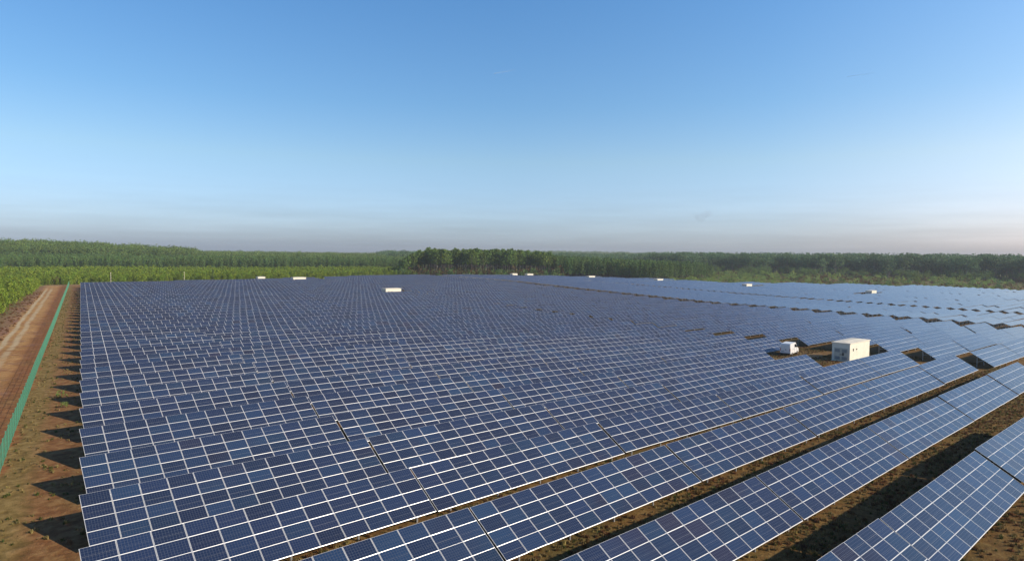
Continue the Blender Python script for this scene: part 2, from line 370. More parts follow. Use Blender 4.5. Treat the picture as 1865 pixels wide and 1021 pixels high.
M_FRAME_SHADED = plain('shaded_frame_edge', (.16, .165, .17), .5, .3, .05)  # same frame metal darkened, shade in the table seams put into the colour
MATS = [M_PV, M_FRAME_SHADED, M_BACK, M_ALU, M_FRAME_LIT]
_cache = {}
def cached(key, fn):
    if key not in _cache: _cache[key] = fn()
    return _cache[key]
def array_mesh(nx, ny):
    def f():
        mb = MB(); slab(mb, nx, ny); return mb.mesh('module_array', MATS)
    return cached(('arr', nx, ny), f)
def frame_mesh(nx, ny, posts):
    def f():
        mb = MB(); frame_into(mb, nx, ny)
        if posts:
            for x in post_xs(nx):
                for s in sup_pts(ny): post_box(mb, x, s)
        return mb.mesh('support_frame', MATS)
    return cached(('fr', nx, ny, posts), f)
def post_mesh(ny, k):
    def f():
        mb = MB(); s = sup_pts(ny)[k]; p = slope_pt(0, s, -.2); w = .055
        mb.box((-w, -w * .8, -.5), (w, w * .8, p.z), 3); mb.box((-.09, -.09, p.z - .02), (.09, .09, p.z + .012), 3)
        return mb.mesh('post', MATS)
    return cached(('post', ny, k), f)
def module_mesh():
    def f():
        mb = MB(); w, h, t = 1.65, .99, .04
        q = lambda x, s, o: Vector((x, -s * CT + o * ST, -s * ST + o * CT))
        T = [q(0, h, 0), q(w, h, 0), q(w, 0, 0), q(0, 0, 0)]; B = [q(0, h, -t), q(w, h, -t), q(w, 0, -t), q(0, 0, -t)]
        mb.face(T, [(.0001, .0001), (.9999, .0001), (.9999, .9999), (.0001, .9999)], 0); mb.face(B[::-1], None, 2)
        for i in range(4):
            j = (i + 1) % 4; mb.face([B[i], B[j], T[j], T[i]], None, 4 if i == 0 else 1)  # south edge painted as sunlit, the other edges as shaded
        return mb.mesh('solar_module', MATS)
    return cached('mod', f)

# plan of all tables: (block, row, index, x west end, y top edge, modules long, modules high)
PLAN = []
for n in range(-3, 46):
    y = n * 8.5; x0 = 1.2 * n
    segs = [(20.2 * i, 12) for i in range(5)]
    if n <= 1: segs.append((101., 10))
    elif n >= 4: segs.append((101., 12))
    for i, (u, k) in enumerate(segs): PLAN.append(('A', n, i, x0 + u, y, k, 4))
    b0 = 127.2 if n <= 1 else 129.4
    for i in range(4): PLAN.append(('B', n, i, x0 + b0 + 20.2 * i, y, 12, 4))
for mrow in range(-8, 92):
    y = mrow * 4.25 + 2.0; x0 = SK * y
    us = [218.5, 245.4] + [278.5 + 26.9 * i for i in range(8)]
    for i, u in enumerate(us): PLAN.append(('C', mrow, i, x0 + u, y, 16, 2))

YAW, F_PX, PITCH, ROLL = .7235, 1191.2, -.0425, .011
def cam_axes():
    c, s = math.cos(YAW), math.sin(YAW)
    f = np.array([s * math.cos(PITCH), c * math.cos(PITCH), math.sin(PITCH)]); r = np.array([c, -s, 0.]); u = np.cross(r, f)
    cr, sr = math.cos(ROLL), math.sin(ROLL)
    return cr * r + sr * u, -sr * r + cr * u, f
CR, CU, CF = cam_axes(); CZ = 15.5 + TOP
def view(p):
    d = np.array(p, float) - np.array([CAM[0], CAM[1], CZ]); z = d @ CF
    if z < 1: return None
    return 932.5 + F_PX * (d @ CR) / z, 510.5 - F_PX * (d @ CU) / z, z
def in_view(x, y, z, L, sl):
    ok = False
    for a in np.linspace(0, 1, 5):
        for b_ in (0, 1):
            q = view((x + L * a, y - b_ * sl * CT, z + TOP - b_ * sl * ST))
            if q and 0 < q[0] < 1865 and 0 < q[1] < 1021: ok = True
    return ok

tables = []
far_poly = [(-60, -80), (46.0, 328.6)] + FARP + [(480, -80)]
for t in PLAN:
    blk, n, i, x, y, nx, ny = t; L = length(nx); xc = x + L / 2; sl = ny * 1.01 - .02
    if not inside(xc, y - .6, far_poly): continue
    if any(abs(xc - (cx + .1)) < L / 2 + 4.4 and -3.0 < (y - sl * CT / 2 - cy) < 5.2 for cx, cy, _ in CABINS): continue
    za, zb = float(D(x + 1, y - 1.7)), float(D(x + L - 1, y - 1.7)); sl_ = (zb - za) / (L - 2)
    z0 = za - sl_ + RNG.normal(0, .04); roll = math.atan(sl_) + RNG.normal(0, .003)
    if not in_view(x, y, z0, L, sl): 
        dist = math.hypot(xc - CAM[0], y - CAM[1])
        if dist > 75 or y < -18: continue
        vis = False
    else: vis = True
    q = view((xc, y - 1.7, z0 + 1.8)); size = 0 if not q else L * sl / q[2] ** 2
    tables.append([blk, n, i, x, y, nx, ny, z0, roll, size, vis])
tables.sort(key=lambda t: -t[9])
vis_t = [t for t in tables if t[10]]
near = vis_t[:300]; rest = vis_t[300:] + [t for t in tables if not t[10]]
near_keys = {(t[0], t[1], t[2]) for t in near}

def table_label(t):
    blk, n, i = t[:3]
    same = sorted([q for q in vis_t if q[0] == blk and q[1] == n], key=lambda q: q[3])
    k = [q[2] for q in same].index(i)
    if blk == 'A' and n <= 12:
        r = n + 2
        return '%s solar table from the left in the %s row up from the bottom right' % (ordn(k), ordn(r)), None
    if blk == 'B' and n <= 10:
        r = n + 1
        return '%s solar table right of the cabin lane, %s row up from the right edge' % (ordn(k), ordn(r)), None
    if blk == 'A': return 'small dark blue solar table in the dense upper rows left of centre', 'distant solar tables left of the cabin lane'
    if blk == 'B': return 'small pale blue solar table in the dense rows right of the cabin lane', 'distant solar tables between the two lanes'
    return 'low pale solar table in the tightly packed rows beyond the grassy lane', 'low solar tables beyond the grassy lane'

for ti, t in enumerate(near):
    blk, n, i, x, y, nx, ny, z0, roll, size, vis = t
    root = empty('solar_table', (x, y, z0), (RNG.normal(0, .007), -roll, 0))
    lab, grp = table_label(t)
    tag(root, lab, 'solar table', grp or 'tilted solar tables in long parallel rows')
    if ti < 72:
        for a in range(nx):
            for c in range(ny):
                o = link_mesh('solar_module', module_mesh(), root)
                p = slope_pt(a * MP, c * 1.01, RNG.normal(0, .0035)); o.location = p
        link_mesh('support_frame', frame_mesh(nx, ny, False), root)
    else:
        link_mesh('module_array', array_mesh(nx, ny), root)
        link_mesh('support_frame', frame_mesh(nx, ny, ti >= 130), root)
    if ti < 130:
        for xp in post_xs(nx):
            for k in (0, 1):
                o = link_mesh('post', post_mesh(ny, k), root); s = sup_pts(ny)[k]
                o.location = (xp, slope_pt(0, s, -.2).y, 0)
mb = MB()
for k, t in enumerate(rest):
    blk, n, i, x, y, nx, ny, z0, roll, size, vis = t
    M = Matrix.Translation((x, y, z0)) @ Matrix.Rotation(-roll, 4, 'Y')
    slab(mb, nx, ny, (20 * (k % 60), 8 * (k // 60)), M)
    frame_into(mb, nx, ny, M, True)
    for xp in post_xs(nx)[::2]:
        for s in sup_pts(ny): post_box(mb, xp, s, M)
o = link_mesh('distant_solar_tables', mb.mesh('distant_solar_tables', MATS))
tag(o, 'dense mass of far solar tables filling the back of the field', 'solar tables', None, 'stuff')

# ------------------------------------------------------------------ transformer cabins
def build_cabin(x, y, label, group, L=9.0):
    W, H = 3.1, 3.35
    z = float(GZ(x + L / 2, y + W / 2)) - .12
    root = empty('transformer_cabin', (x, y, z)); tag(root, label, 'cabin', group)
    b = MB()
    b.box((0, 0, 0), (L, W, H)); 
    for xx in (L / 3, 2 * L / 3): b.box((xx - .03, -.012, .25), (xx + .03, 0, H), 0)
    b.box((-.05, -.05, 0), (L + .05, W + .05, .22), 0)
    link_mesh('wall', b.mesh('cabin_wall', [M_CREAM]), root)
    r = MB(); e = .14
    A = [(-e, -e), (L + e, -e), (L + e, W + e), (-e, W + e)]
    lo = [Vector((a[0], a[1], H)) for a in A]; hi = [Vector((a[0], a[1], H + .13)) for a in A]
    r.face(lo[::-1]); 
    for k in range(4): r.face([lo[k], lo[(k + 1) % 4], hi[(k + 1) % 4], hi[k]])
    rg = [Vector((1.2, W / 2, H + .30)), Vector((L - 1.2, W / 2, H + .30))]
    r.face([hi[0], hi[1], rg[1], rg[0]]); r.face([hi[2], hi[3], rg[0], rg[1]]); r.face([hi[1], hi[2], rg[1]]); r.face([hi[3], hi[0], rg[0]])
    link_mesh('roof', r.mesh('cabin_roof', [M_CREAMROOF]), root)
    # west end: double door with louvres, a notice and a handle
    for k, (y0, y1) in enumerate(((.35, 1.5), (1.54, 2.7))):
        d = MB(); d.box((-.045, y0, .3), (0, y1, 2.55), 0)
        do = link_mesh('door', d.mesh('cabin_door', [M_DOOR]), root)
        for zz in ((.45, 1.0), (1.75, 2.35)):
            v = MB(); n = 7
            for q in range(n):
                a = zz[0] + (zz[1] - zz[0]) * q / n
                v.face([(-.05, y0 + .15, a), (-.085, y0 + .15, a + .02), (-.085, y1 - .15, a + .02), (-.05, y1 - .15, a)][::-1])
                v.face([(-.085, y0 + .15, a + .02), (-.05, y0 + .15, a + .07), (-.05, y1 - .15, a + .07), (-.085, y1 - .15, a + .02)][::-1])
            link_mesh('louvre', v.mesh('cabin_louvre', [M_GREYDOOR]), do)
        h = MB(); h.box((-.09, (1.40 if k == 0 else 1.6), 1.25), (-.045, (1.45 if k == 0 else 1.65), 1.5))
        link_mesh('handle', h.mesh('door_handle', [M_DARK]), do)
    n = MB(); n.box((-.055, 1.0, 1.15), (-.047, 1.3, 1.68), 0)
    link_mesh('notice', n.mesh('warning_notice', [M_DARK]), root)
    # south side: two small vents high on the wall
    for (a, w, h0, hh) in ((1.35, .26, 2.0, .42), (2.75, .42, 2.15, .14)):
        v = MB(); v.box((a, -.05, h0), (a + w, -.002, h0 + hh)); v.box((a - .05, -.09, h0 + hh), (a + w + .05, -.002, h0 + hh + .04))
        link_mesh('vent', v.mesh('wall_vent', [M_DARK]), root)
    return root
M_DOOR = plain('cabin_door_paint', (.60, .57, .47), .6, 0, .05)
build_cabin(118.2, 15.9, 'large cream transformer cabin with a shaded double door, right of the van', 'transformer cabins standing among the tables')
for cx, cy, lab in CABINS: build_cabin(cx - 3.7, cy, lab, 'transformer cabins standing among the tables', {138.6: 4.2, 326.6: 5., 335.5: 6.}.get(cx, 7.6 if cy > 200 and cx < 200 else 6.4))

# ------------------------------------------------------------------ panel van
VANXY = (117.9, 27.0)
def build_van():
    x, y = VANXY; z = float(GZ(x + 2.5, y)) + .0
    root = empty('panel_van', (x + 2.6, y + 1.0, z), (0, 0, R(9)))
    tag(root, 'white high-roofed panel van parked with its rear doors in shade, left of the near cabin', 'van')
    # body: side profile (x forward, z up) lofted over the width with tumblehome
    prof = [(-2.55, .42), (-2.58, .9), (-2.52, 2.15), (-2.40, 2.34), (.55, 2.40), (.95, 2.30), (1.60, 1.42), (2.35, 1.12), (2.55, .9), (2.57, .42)]
    b = MB(); hw = lambda zz: .98 - max(0, zz - 1.1) * .085
    Ls = [Vector((px, -hw(pz), pz)) for px, pz in prof]; Rs = [Vector((px, hw(pz), pz)) for px, pz in prof]
    b.face(Ls); b.face(Rs[::-1]); n = len(prof)
    for i in range(n):
        j = (i + 1) % n; b.face([Ls[j], Ls[i], Rs[i], Rs[j]])
    me = b.mesh('van_body', [M_VAN]); body = link_mesh('body', me, root)
    bev = body.modifiers.new('bevel', 'BEVEL'); bev.width = .07; bev.segments = 3
    w = MB(); w.face([(1.02, -.78, 2.22), (1.62, -.88, 1.45), (1.62, .88, 1.45), (1.02, .78, 2.22)]); 
    w.v = [(p[0] + .035, p[1], p[2] + .03) for p in w.v]
    link_mesh('windscreen', w.mesh('windscreen', [M_GLASS]), root)
    for s in (-1, 1):
        g = MB(); pts = [(.05, s * .955, 1.45), (1.40, s * .955, 1.45), (.98, s * .915, 2.05), (.05, s * .915, 2.05)]
        g.face(pts if s < 0 else pts[::-1]); 
        link_mesh('side_window', g.mesh('side_window', [M_GLASS]), root)
        d = MB(); d.box((-.12, s * .992 - .006, .55), (-.10, s * .992 + .006, 1.4)); d.box((1.28, s * .992 - .006, .55), (1.30, s * .992 + .006, 1.4)); d.box((-1.6, s * .99 - .008, 1.2), (-.15, s * .99 + .008, 1.23))
        link_mesh('door_seam', d.mesh('door_seam', [M_DARK]), root)
        mi = MB(); mi.box((1.28, s * 1.08 - .1, 1.42), (1.42, s * 1.08 + .1, 1.72)); link_mesh('mirror', mi.mesh('wing_mirror', [M_DARK]), root)
        for wx in (-1.6, 1.65):
            t = MB(); t.cone((wx, s * .80, .34), (wx, s * 1.0, .34), .34, .34, 20)
            ty = link_mesh('wheel', t.mesh('wheel_tyre', [M_TYRE]), root)
            r = MB(); r.cone((wx, s * .98, .34), (wx, s * 1.012, .34), .2, .17, 14); link_mesh('rim', r.mesh('wheel_rim', [M_RIM]), ty)
        h = MB(); h.box((2.38, s * .72 - .17, .88), (2.57, s * .72 + .17, 1.08)); link_mesh('headlight', h.mesh('headlight', [M_LAMP]), root)
        tl = MB(); tl.box((-2.605, s * .9 - .06, .95), (-2.55, s * .9 + .06, 1.45)); link_mesh('tail_light', tl.mesh('tail_light', [M_REDLAMP]), root)
        rd = MB(); rd.box((-2.61, min(s * .03, s * .8), .55), (-2.56, max(s * .03, s * .8), 2.1)); link_mesh('rear_door', rd.mesh('rear_door', [M_VAN]), root)
    hd = MB(); hd.box((-2.64, -.16, 1.12), (-2.6, -.06, 1.32)); link_mesh('door_handle', hd.mesh('door_handle', [M_DARK]), root)
    np_ = MB(); np_.box((-2.635, .2, .80), (-2.612, .72, .91)); link_mesh('number_plate', np_.mesh('number_plate', [M_GREYDOOR]), root)
    bp = MB(); bp.box((2.5, -.95, .3), (2.66, .95, .58)); link_mesh('front_bumper', bp.mesh('front_bumper', [M_GREYDOOR]), root)
    bp = MB(); bp.box((-2.7, -.95, .36), (-2.55, .95, .54)); link_mesh('rear_bumper', bp.mesh('rear_bumper', [M_DARK]), root)
build_van()

# ------------------------------------------------------------------ fence and poles
def build_fence():
    ys = np.arange(-36, 352, 2.5); xs = -5.35 + ys * SK + np.where(ys > 90, (ys - 90) * .003, 0)
    zs = D(np.maximum(xs, -500), ys); H = 2.05
    root = empty('wire_fence', (xs[0], ys[0], zs[0]))
    tag(root, 'long green welded wire fence running along the left edge of the field', 'fence')
    loc = Vector((xs[0], ys[0], zs[0])); w = MB()
    for i in range(len(ys) - 1):
        a = Vector((xs[i], ys[i], zs[i])) - loc; b_ = Vector((xs[i + 1], ys[i + 1], zs[i + 1])) - loc
        n = 19; r = .0045
        for k in range(n):
            p = a.lerp(b_, (k + .5) / n); fold = .02 if k % 10 == 0 else 0
            w.face([(p.x + fold, p.y - r, p.z + .06), (p.x + fold, p.y + r, p.z + .06), (p.x + fold, p.y + r, p.z + H), (p.x + fold, p.y - r, p.z + H)])
            w.face([(p.x + fold - r, p.y, p.z + .06), (p.x + fold + r, p.y, p.z + .06), (p.x + fold + r, p.y, p.z + H), (p.x + fold - r, p.y, p.z + H)])
        for zz in (.08, .55, 1.05, 1.55, 2.02):
            w.bar(a + Vector((0, 0, zz)), b_ + Vector((0, 0, zz)), .02, .022)
    link_mesh('wire_mesh', w.mesh('wire_mesh', [M_FENCE]), root)
    pm = MB(); pm.box((-.03, -.03, -.4), (.03, .03, 2.2)); pm.box((-.035, -.035, 2.2), (.035, .035, 2.23)); pme = pm.mesh('fence_post', [M_FENCE])
    far = MB(); start = int(np.argmax(ys > 20))
    for i in range(len(ys)):
        p = Vector((xs[i], ys[i], zs[i])) - loc
        if start <= i < start + 95: o = link_mesh('fence_post', pme, root); o.location = p
        else: far.box((p.x - .03, p.y - .03, p.z - .4), (p.x + .03, p.y + .03, p.z + 2.2))
    o = link_mesh('distant_fence_posts', far.mesh('far_posts', [M_FENCE]), root); o['kind'] = 'stuff'
build_fence()
def build_pole(x, y, h, label):
    z = float(GZ(x, y)); root = empty('mast', (x, y, z)); tag(root, label, 'pole', 'pale poles along the back edge of the field')
    m_ = MB(); m_.cone((0, 0, -.3), (0, 0, h), .14, .10, 10); link_mesh('shaft', m_.mesh('mast_shaft', [M_POLE]), root)
    c = MB(); c.box((-.14, -.1, h), (.14, .1, h + .3)); link_mesh('lamp_head', c.mesh('mast_head', [M_POLE]), root)
# ------------------------------------------------------------------ vegetation
def rnd_dir(r):
    v = Vector((r.gauss(0, 1), r.gauss(0, 1), r.gauss(0, 1))); return v.normalized()
def leaf_cluster(mb, r, c, size, n, up=.35, flat=1.):
    """n small bent leaf sprays round a clump centre"""
    for _ in range(n):
        d = rnd_dir(r); d.z = d.z * flat; p = c + d * size * r.uniform(.25, 1.)
        a = (rnd_dir(r) + Vector((0, 0, up))).normalized(); s = a.orthogonal().normalized()
        s = (Matrix.Rotation(r.uniform(0, 6.28), 3, a) @ s)
        L = size * r.uniform(.45, .85); w = L * r.uniform(.32, .55)
        mb.face([p - s * w, p + a * L * .25 + s * w * .1 - s * w * .1 - a * L * .55, p + s * w, p + a * L])
def crown(seed, kind, h):
    r = random.Random(seed); mb = MB()
    if kind == 'young':
        n = 46
        for i in range(n):
            t = (i + r.random()) / n; z = h * (.06 + .94 * t); rad = h * .36 * (1 - t) ** .62 * r.uniform(.55, 1.08) + .05
            a = i * 2.4 + r.uniform(-.5, .5); leaf_cluster(mb, r, Vector((math.cos(a) * rad, math.sin(a) * rad, z)), h * .115, 7, .7)
        leaf_cluster(mb, r, Vector((0, 0, h * .97)), h * .06, 5, 1.4)
    elif kind == 'tall':                                           # bare trunk, broken round head
        n = 58
        for i in range(n):
            t = r.random() ** .85; z = h * (.52 + .45 * t); rad = h * .17 * math.sin(PI * min(1, .2 + .70 * t)) ** .8 * r.uniform(.25, 1.12)
            a = r.uniform(0, 6.28); leaf_cluster(mb, r, Vector((math.cos(a) * rad, math.sin(a) * rad, z)), h * r.uniform(.035, .058), 9, .3, .7)
        for i in range(5):
            a = r.uniform(0, 6.28); leaf_cluster(mb, r, Vector((math.cos(a) * h * .1, math.sin(a) * h * .1, h * r.uniform(.48, .6))), h * .03, 6, .2, .6)
    elif kind == 'mid':                                            # narrow crown to a third of the height
        n = 46
        for i in range(n):
            t = (i + r.random()) / n; z = h * (.22 + .76 * t); rad = h * .135 * (1 - t * .85) ** .7 * r.uniform(.3, 1.15)
            a = r.uniform(0, 6.28); leaf_cluster(mb, r, Vector((math.cos(a) * rad, math.sin(a) * rad, z)), h * .052, 8, .4)
    elif kind == 'broad':                                          # dense lobed crown of a broad tree
        lobes = [(Vector((r.uniform(-.2, .2) * h, r.uniform(-.2, .2) * h, h * r.uniform(.45, .86))), h * r.uniform(.13, .22)) for _ in range(8)]
        for c, s in lobes:
            for _ in range(11):
                d = rnd_dir(r); leaf_cluster(mb, r, c + d * s * r.uniform(.6, 1.), h * .05, 9, .3)
        for _ in range(14):
            a = r.uniform(0, 6.28); leaf_cluster(mb, r, Vector((math.cos(a) * h * .17, math.sin(a) * h * .17, h * r.uniform(.18, .45))), h * .05, 5, .3)
    elif kind == 'shrub':
        for _ in range(26):
            d = rnd_dir(r); d.z = abs(d.z); rad = r.uniform(.45, 1.)
            leaf_cluster(mb, r, Vector((d.x * h * .62 * rad, d.y * h * .62 * rad, h * (.12 + .72 * d.z * rad))), h * .16, 7, .5)
    return mb
def trunk(seed, h, r0, top, limbs, kind):
    r = random.Random(seed); mb = MB(); p = Vector((0, 0, -.4)); k = 5
    for i in range(k):
        q = Vector((r.uniform(-.012, .012) * h, r.uniform(-.012, .012) * h, top * h * (i + 1) / k))
        mb.cone(p, q, r0 * (1 - i / k * .7), r0 * (1 - (i + 1) / k * .7), 6, 0, False); p = q
    for i in range(limbs):
        z = h * r.uniform(.5 if kind == 'tall' else .25, .88); a = r.uniform(0, 6.28); L = h * r.uniform(.07, .14)
        mb.cone((0, 0, z), (math.cos(a) * L, math.sin(a) * L, z + L * r.uniform(.1, .6)), r0 * .28, r0 * .1, 4, 0, False)
    return mb
SPEC = {'young': (4.3, L_YOUNG, BARK, .07, .8, 0), 'tall': (19., L_PINE, BARK, .19, .9, 9), 'mid': (14., L_MID, BARK, .14, .92, 5),
        'broad': (18., L_DARK, BARKG, .3, .75, 8), 'hill': (16., L_HILL, BARK, .2, .8, 6), 'shrub': (2.2, L_SCRUB, BARKG, .05, .5, 3), 'rust': (3.2, L_RUST, BARKG, .06, .6, 4), 'heath': (1.3, L_BROWN, BARKG, .03, .5, 2), 'darkshrub': (2.6, L_MID, BARKG, .06, .5, 3)}
GEOM = {'young': 'young', 'tall': 'tall', 'mid': 'mid', 'broad': 'broad', 'hill': 'broad', 'shrub': 'shrub', 'rust': 'shrub', 'heath': 'shrub', 'darkshrub': 'shrub'}
VAR = {}
def variants(kind, n=3):
    if kind not in VAR:
        h, lm, bm, r0, top, limbs = SPEC[kind]; VAR[kind] = []
        for k in range(n):
            sd = hash((kind, k)) if False else (sum(map(ord, kind)) * 31 + k * 97)
            hh = h * (1 + .06 * (k - 1))
            c = crown(sd, GEOM[kind], hh).mesh(kind + '_crown', [lm]); t = trunk(sd + 5, hh, r0, top, limbs, GEOM[kind]).mesh(kind + '_trunk', [bm])
            VAR[kind].append((c, t))
    return VAR[kind]
def make_tree(name, kind, x, y, scale, label, cat='tree', group=None, var=None, sz=1.):
    k = random.randrange(3) if var is None else var
    c, t = variants(kind)[k]
    root = empty(name, (x, y, float(GZ(x, y))), (0, 0, random.uniform(0, 6.28))); root.scale = (scale, scale, scale * sz)
    tag(root, label, cat, group)
    link_mesh('crown', c, root); link_mesh('trunk' if GEOM[kind] != 'shrub' else 'stem', t, root)
    return root

# prototypes for the masses: one joined mesh (crown + trunk) per variant
PROTO = {}
def proto(kind):
    if kind not in PROTO:
        PROTO[kind] = []
        for c, t in variants(kind):
            v = [tuple(p.co) for p in c.vertices]; n = len(v); v += [tuple(p.co) for p in t.vertices]
            f = [tuple(p.vertices) for p in c.polygons] + [tuple(i + n for i in p.vertices) for p in t.polygons]
            me = bpy.data.meshes.new(kind + '_tree'); me.from_pydata(v, [], f); me.materials.append(c.materials[0]); me.materials.append(t.materials[0])
            me.polygons.foreach_set('material_index', [0] * len(c.polygons) + [1] * len(t.polygons)); me.update()
            PROTO[kind].append(bpy.data.objects.new(kind + '_tree_form', me))
    return PROTO[kind]
def scatter(name, protos, P, scale, label, cat, sink=0.):
    """one 'stuff' object: a point per plant, each point carrying a plant of one of the forms"""
    P = np.asarray(P, float)
    if len(P) == 0: return None
    me = bpy.data.meshes.new(name); z = GZ(P[:, 0], P[:, 1]) - sink
    me.from_pydata(np.stack([P[:, 0], P[:, 1], z], 1).tolist(), [], [])
    a = me.attributes.new('size', 'FLOAT', 'POINT'); a.data.foreach_set('value', np.asarray(scale, np.float32))
    a = me.attributes.new('turn', 'FLOAT_VECTOR', 'POINT')
    rot = np.zeros((len(P), 3), np.float32); rot[:, 2] = RNG.uniform(0, 6.28, len(P)); rot[:, 0] = RNG.normal(0, .04, len(P)); a.data.foreach_set('vector', rot.ravel())
    a = me.attributes.new('form', 'INT', 'POINT'); a.data.foreach_set('value', RNG.integers(0, len(protos), len(P)).astype(np.int32))
    o = link_mesh(name, me); tag(o, label, cat, None, 'stuff')
    g = bpy.data.node_groups.new(name, 'GeometryNodeTree')
    g.interface.new_socket('Geometry', in_out='INPUT', socket_type='NodeSocketGeometry'); g.interface.new_socket('Geometry', in_out='OUTPUT', socket_type='NodeSocketGeometry')
    gi = g.nodes.new('NodeGroupInput'); go = g.nodes.new('NodeGroupOutput'); ip = g.nodes.new('GeometryNodeInstanceOnPoints')
    g2i = g.nodes.new('GeometryNodeGeometryToInstance')
    for p in protos[::-1]:
        oi = g.nodes.new('GeometryNodeObjectInfo'); oi.inputs['Object'].default_value = p; g.links.new(oi.outputs['Geometry'], g2i.inputs[0])
    def na(nm, t):
        n = g.nodes.new('GeometryNodeInputNamedAttribute'); n.data_type = t; n.inputs[0].default_value = nm; return n.outputs[0]
    g.links.new(gi.outputs[0], ip.inputs['Points']); g.links.new(g2i.outputs[0], ip.inputs['Instance'])
    ip.inputs['Pick Instance'].default_value = True
    g.links.new(na('form', 'INT'), ip.inputs['Instance Index']); g.links.new(na('turn', 'FLOAT_VECTOR'), ip.inputs['Rotation']); g.links.new(na('size', 'FLOAT'), ip.inputs['Scale'])
    g.links.new(ip.outputs[0], go.inputs[0])
    o.modifiers.new('plants', 'NODES').node_group = g
    return o

def jitter_grid(x0, x1, y0, y1, s, j=.42, ang=0.):
    X, Y = np.meshgrid(np.arange(x0, x1, s), np.arange(y0, y1, s)); P = np.stack([X.ravel(), Y.ravel()], 1)
    P += RNG.uniform(-j * s, j * s, P.shape); return P
def hd_r(P):
    d = P - CAM; return np.degrees(np.arctan2(d[:, 0], d[:, 1])), np.hypot(d[:, 0], d[:, 1])
def sector(h0, h1, r0, r1, s, j=.42):
    """jittered points in a sector seen from the field's south-west corner; r0/r1 may be functions of heading"""
    f0 = r0 if callable(r0) else (lambda h: np.full_like(h, r0)); f1 = r1 if callable(r1) else (lambda h: np.full_like(h, r1))
    hs = np.radians(np.linspace(h0, h1, 30)); rm = max(f1(np.degrees(hs)).max(), 1)
    xs = np.concatenate([CAM[0] + rm * np.sin(hs), CAM[0] + f0(np.degrees(hs)).min() * np.sin(hs)]); ysq = np.concatenate([CAM[1] + rm * np.cos(hs), CAM[1] + f0(np.degrees(hs)).min() * np.cos(hs)])
    P = jitter_grid(xs.min(), xs.max(), ysq.min(), ysq.max(), s, j); h, r = hd_r(P)
    return P[(h > h0) & (h < h1) & (r > f0(h)) & (r < f1(h))]

EDGE_H, EDGE_R = hd_r(np.array(FARP[:-1])); _o = np.argsort(EDGE_H); EDGE_H, EDGE_R = EDGE_H[_o], EDGE_R[_o]
def edge_r(h): return np.interp(h, EDGE_H, EDGE_R)

# young plantation: west of the track and north of the field
Pw = jitter_grid(-30, 40, 120, 352, 2.45, .3); uw = Pw[:, 0] - Pw[:, 1] * SK
Pw = Pw[uw < np.interp(Pw[:, 1], [120, 206, 351], [-20.2, -19.6, -16.0]) + RNG.normal(0, .4, len(Pw))]
Pn = sector(-1, 33.2, lambda h: edge_r(h) + 13, lambda h: np.interp(h, [0, 10, 20, 33], [560, 575, 590, 600]), 2.75, .34)
Pn = Pn[Pn[:, 1] > 357]
Pn = Pn[~((np.abs(Pn[:, 0] - 139) < 8) & (Pn[:, 1] < 358))]
P = np.concatenate([Pw, Pn]); h, r = hd_r(P)
sc = RNG.normal(1.0, .13, len(P)) * (1 + .12 * np.sin(P[:, 0] * .03) * np.cos(P[:, 1] * .027)); sc = np.clip(sc, .6, 1.35)
inv_ = (h > 3.2)
order = np.argsort(np.where(inv_, r - np.where(P[:, 1] < 356, 40, 0), 1e9)); ind = order[:300]; mask = np.ones(len(P), bool); mask[ind] = False
for i in ind:
    west = P[i, 1] < 354
    make_tree('young_pine', 'young', P[i, 0], P[i, 1], float(sc[i]),
              'bright green bushy young pine at the edge of the plantation left of the dirt track' if west else 'bright green bushy young pine in the front of the plantation behind the solar field',
              'tree', 'young pines left of the dirt track' if west else 'young pines along the back of the field')
scatter('young_pine_plantation', proto('young'), P[mask], sc[mask], 'dense bright green plantation of young pines behind the track and field', 'plantation')

# tall pine stand at the middle of the skyline
Pt = sector(31.8, 45.6, lambda h: edge_r(h) + 22 + 5 * np.sin(h * 2.1), lambda h: edge_r(h) + 78, 3.5, .45); h, r = hd_r(Pt)
st = np.interp(h, [31.8, 32.6, 34, 43, 44.6, 45.6], [.62, .80, 1.02, 1.04, .95, .80]) * RNG.normal(.99, .04, len(Pt))
front = np.argsort(r - edge_r(h))[:300]; mk = np.ones(len(Pt), bool); mk[front] = False
for i in front:
    make_tree('tall_pine', 'tall', Pt[i, 0], Pt[i, 1], float(st[i]), 'tall bare-trunked pine with a rounded head in the stand at the middle of the skyline', 'tree', 'tall pines of the central stand')
scatter('tall_pine_wood', proto('tall'), Pt[mk], st[mk], 'inner trees of the tall pine stand at the middle of the skyline', 'wood')
Pu = sector(31.6, 46, lambda h: edge_r(h) + 13, lambda h: edge_r(h) + 40, 2.6, .5); k = RNG.random(len(Pu)) < .8; Pu = Pu[k]
scatter('stand_undergrowth', proto('darkshrub') + proto('rust')[:1], Pu, np.clip(RNG.normal(2.2, .7, len(Pu)), .6, 3.8), 'dull green bushes growing under the tall pine stand', 'undergrowth')

# medium pine wood right of it
Pm = sector(45.0, 58.6, lambda h: edge_r(h) + 20 + np.interp(h, [54, 58.6], [0, 120]), lambda h: edge_r(h) + 150, 3.6, .45); h, r = hd_r(Pm)
sm = np.interp(h, [45, 48, 52, 57, 58.6], [1.14, 1.06, .99, .92, .84]) * RNG.normal(1, .05, len(Pm))
front = np.argsort(r - edge_r(h))[:220]; mk = np.ones(len(Pm), bool); mk[front] = False
for i in front:
    make_tree('medium_pine', 'mid', Pm[i, 0], Pm[i, 1], float(sm[i]), 'slim dark green pine in the front of the medium wood right of the tall stand', 'tree', 'slim pines right of the tall stand')
scatter('medium_pine_wood', proto('mid'), Pm[mk], sm[mk], 'dense wood of slim pines right of the tall stand', 'wood')

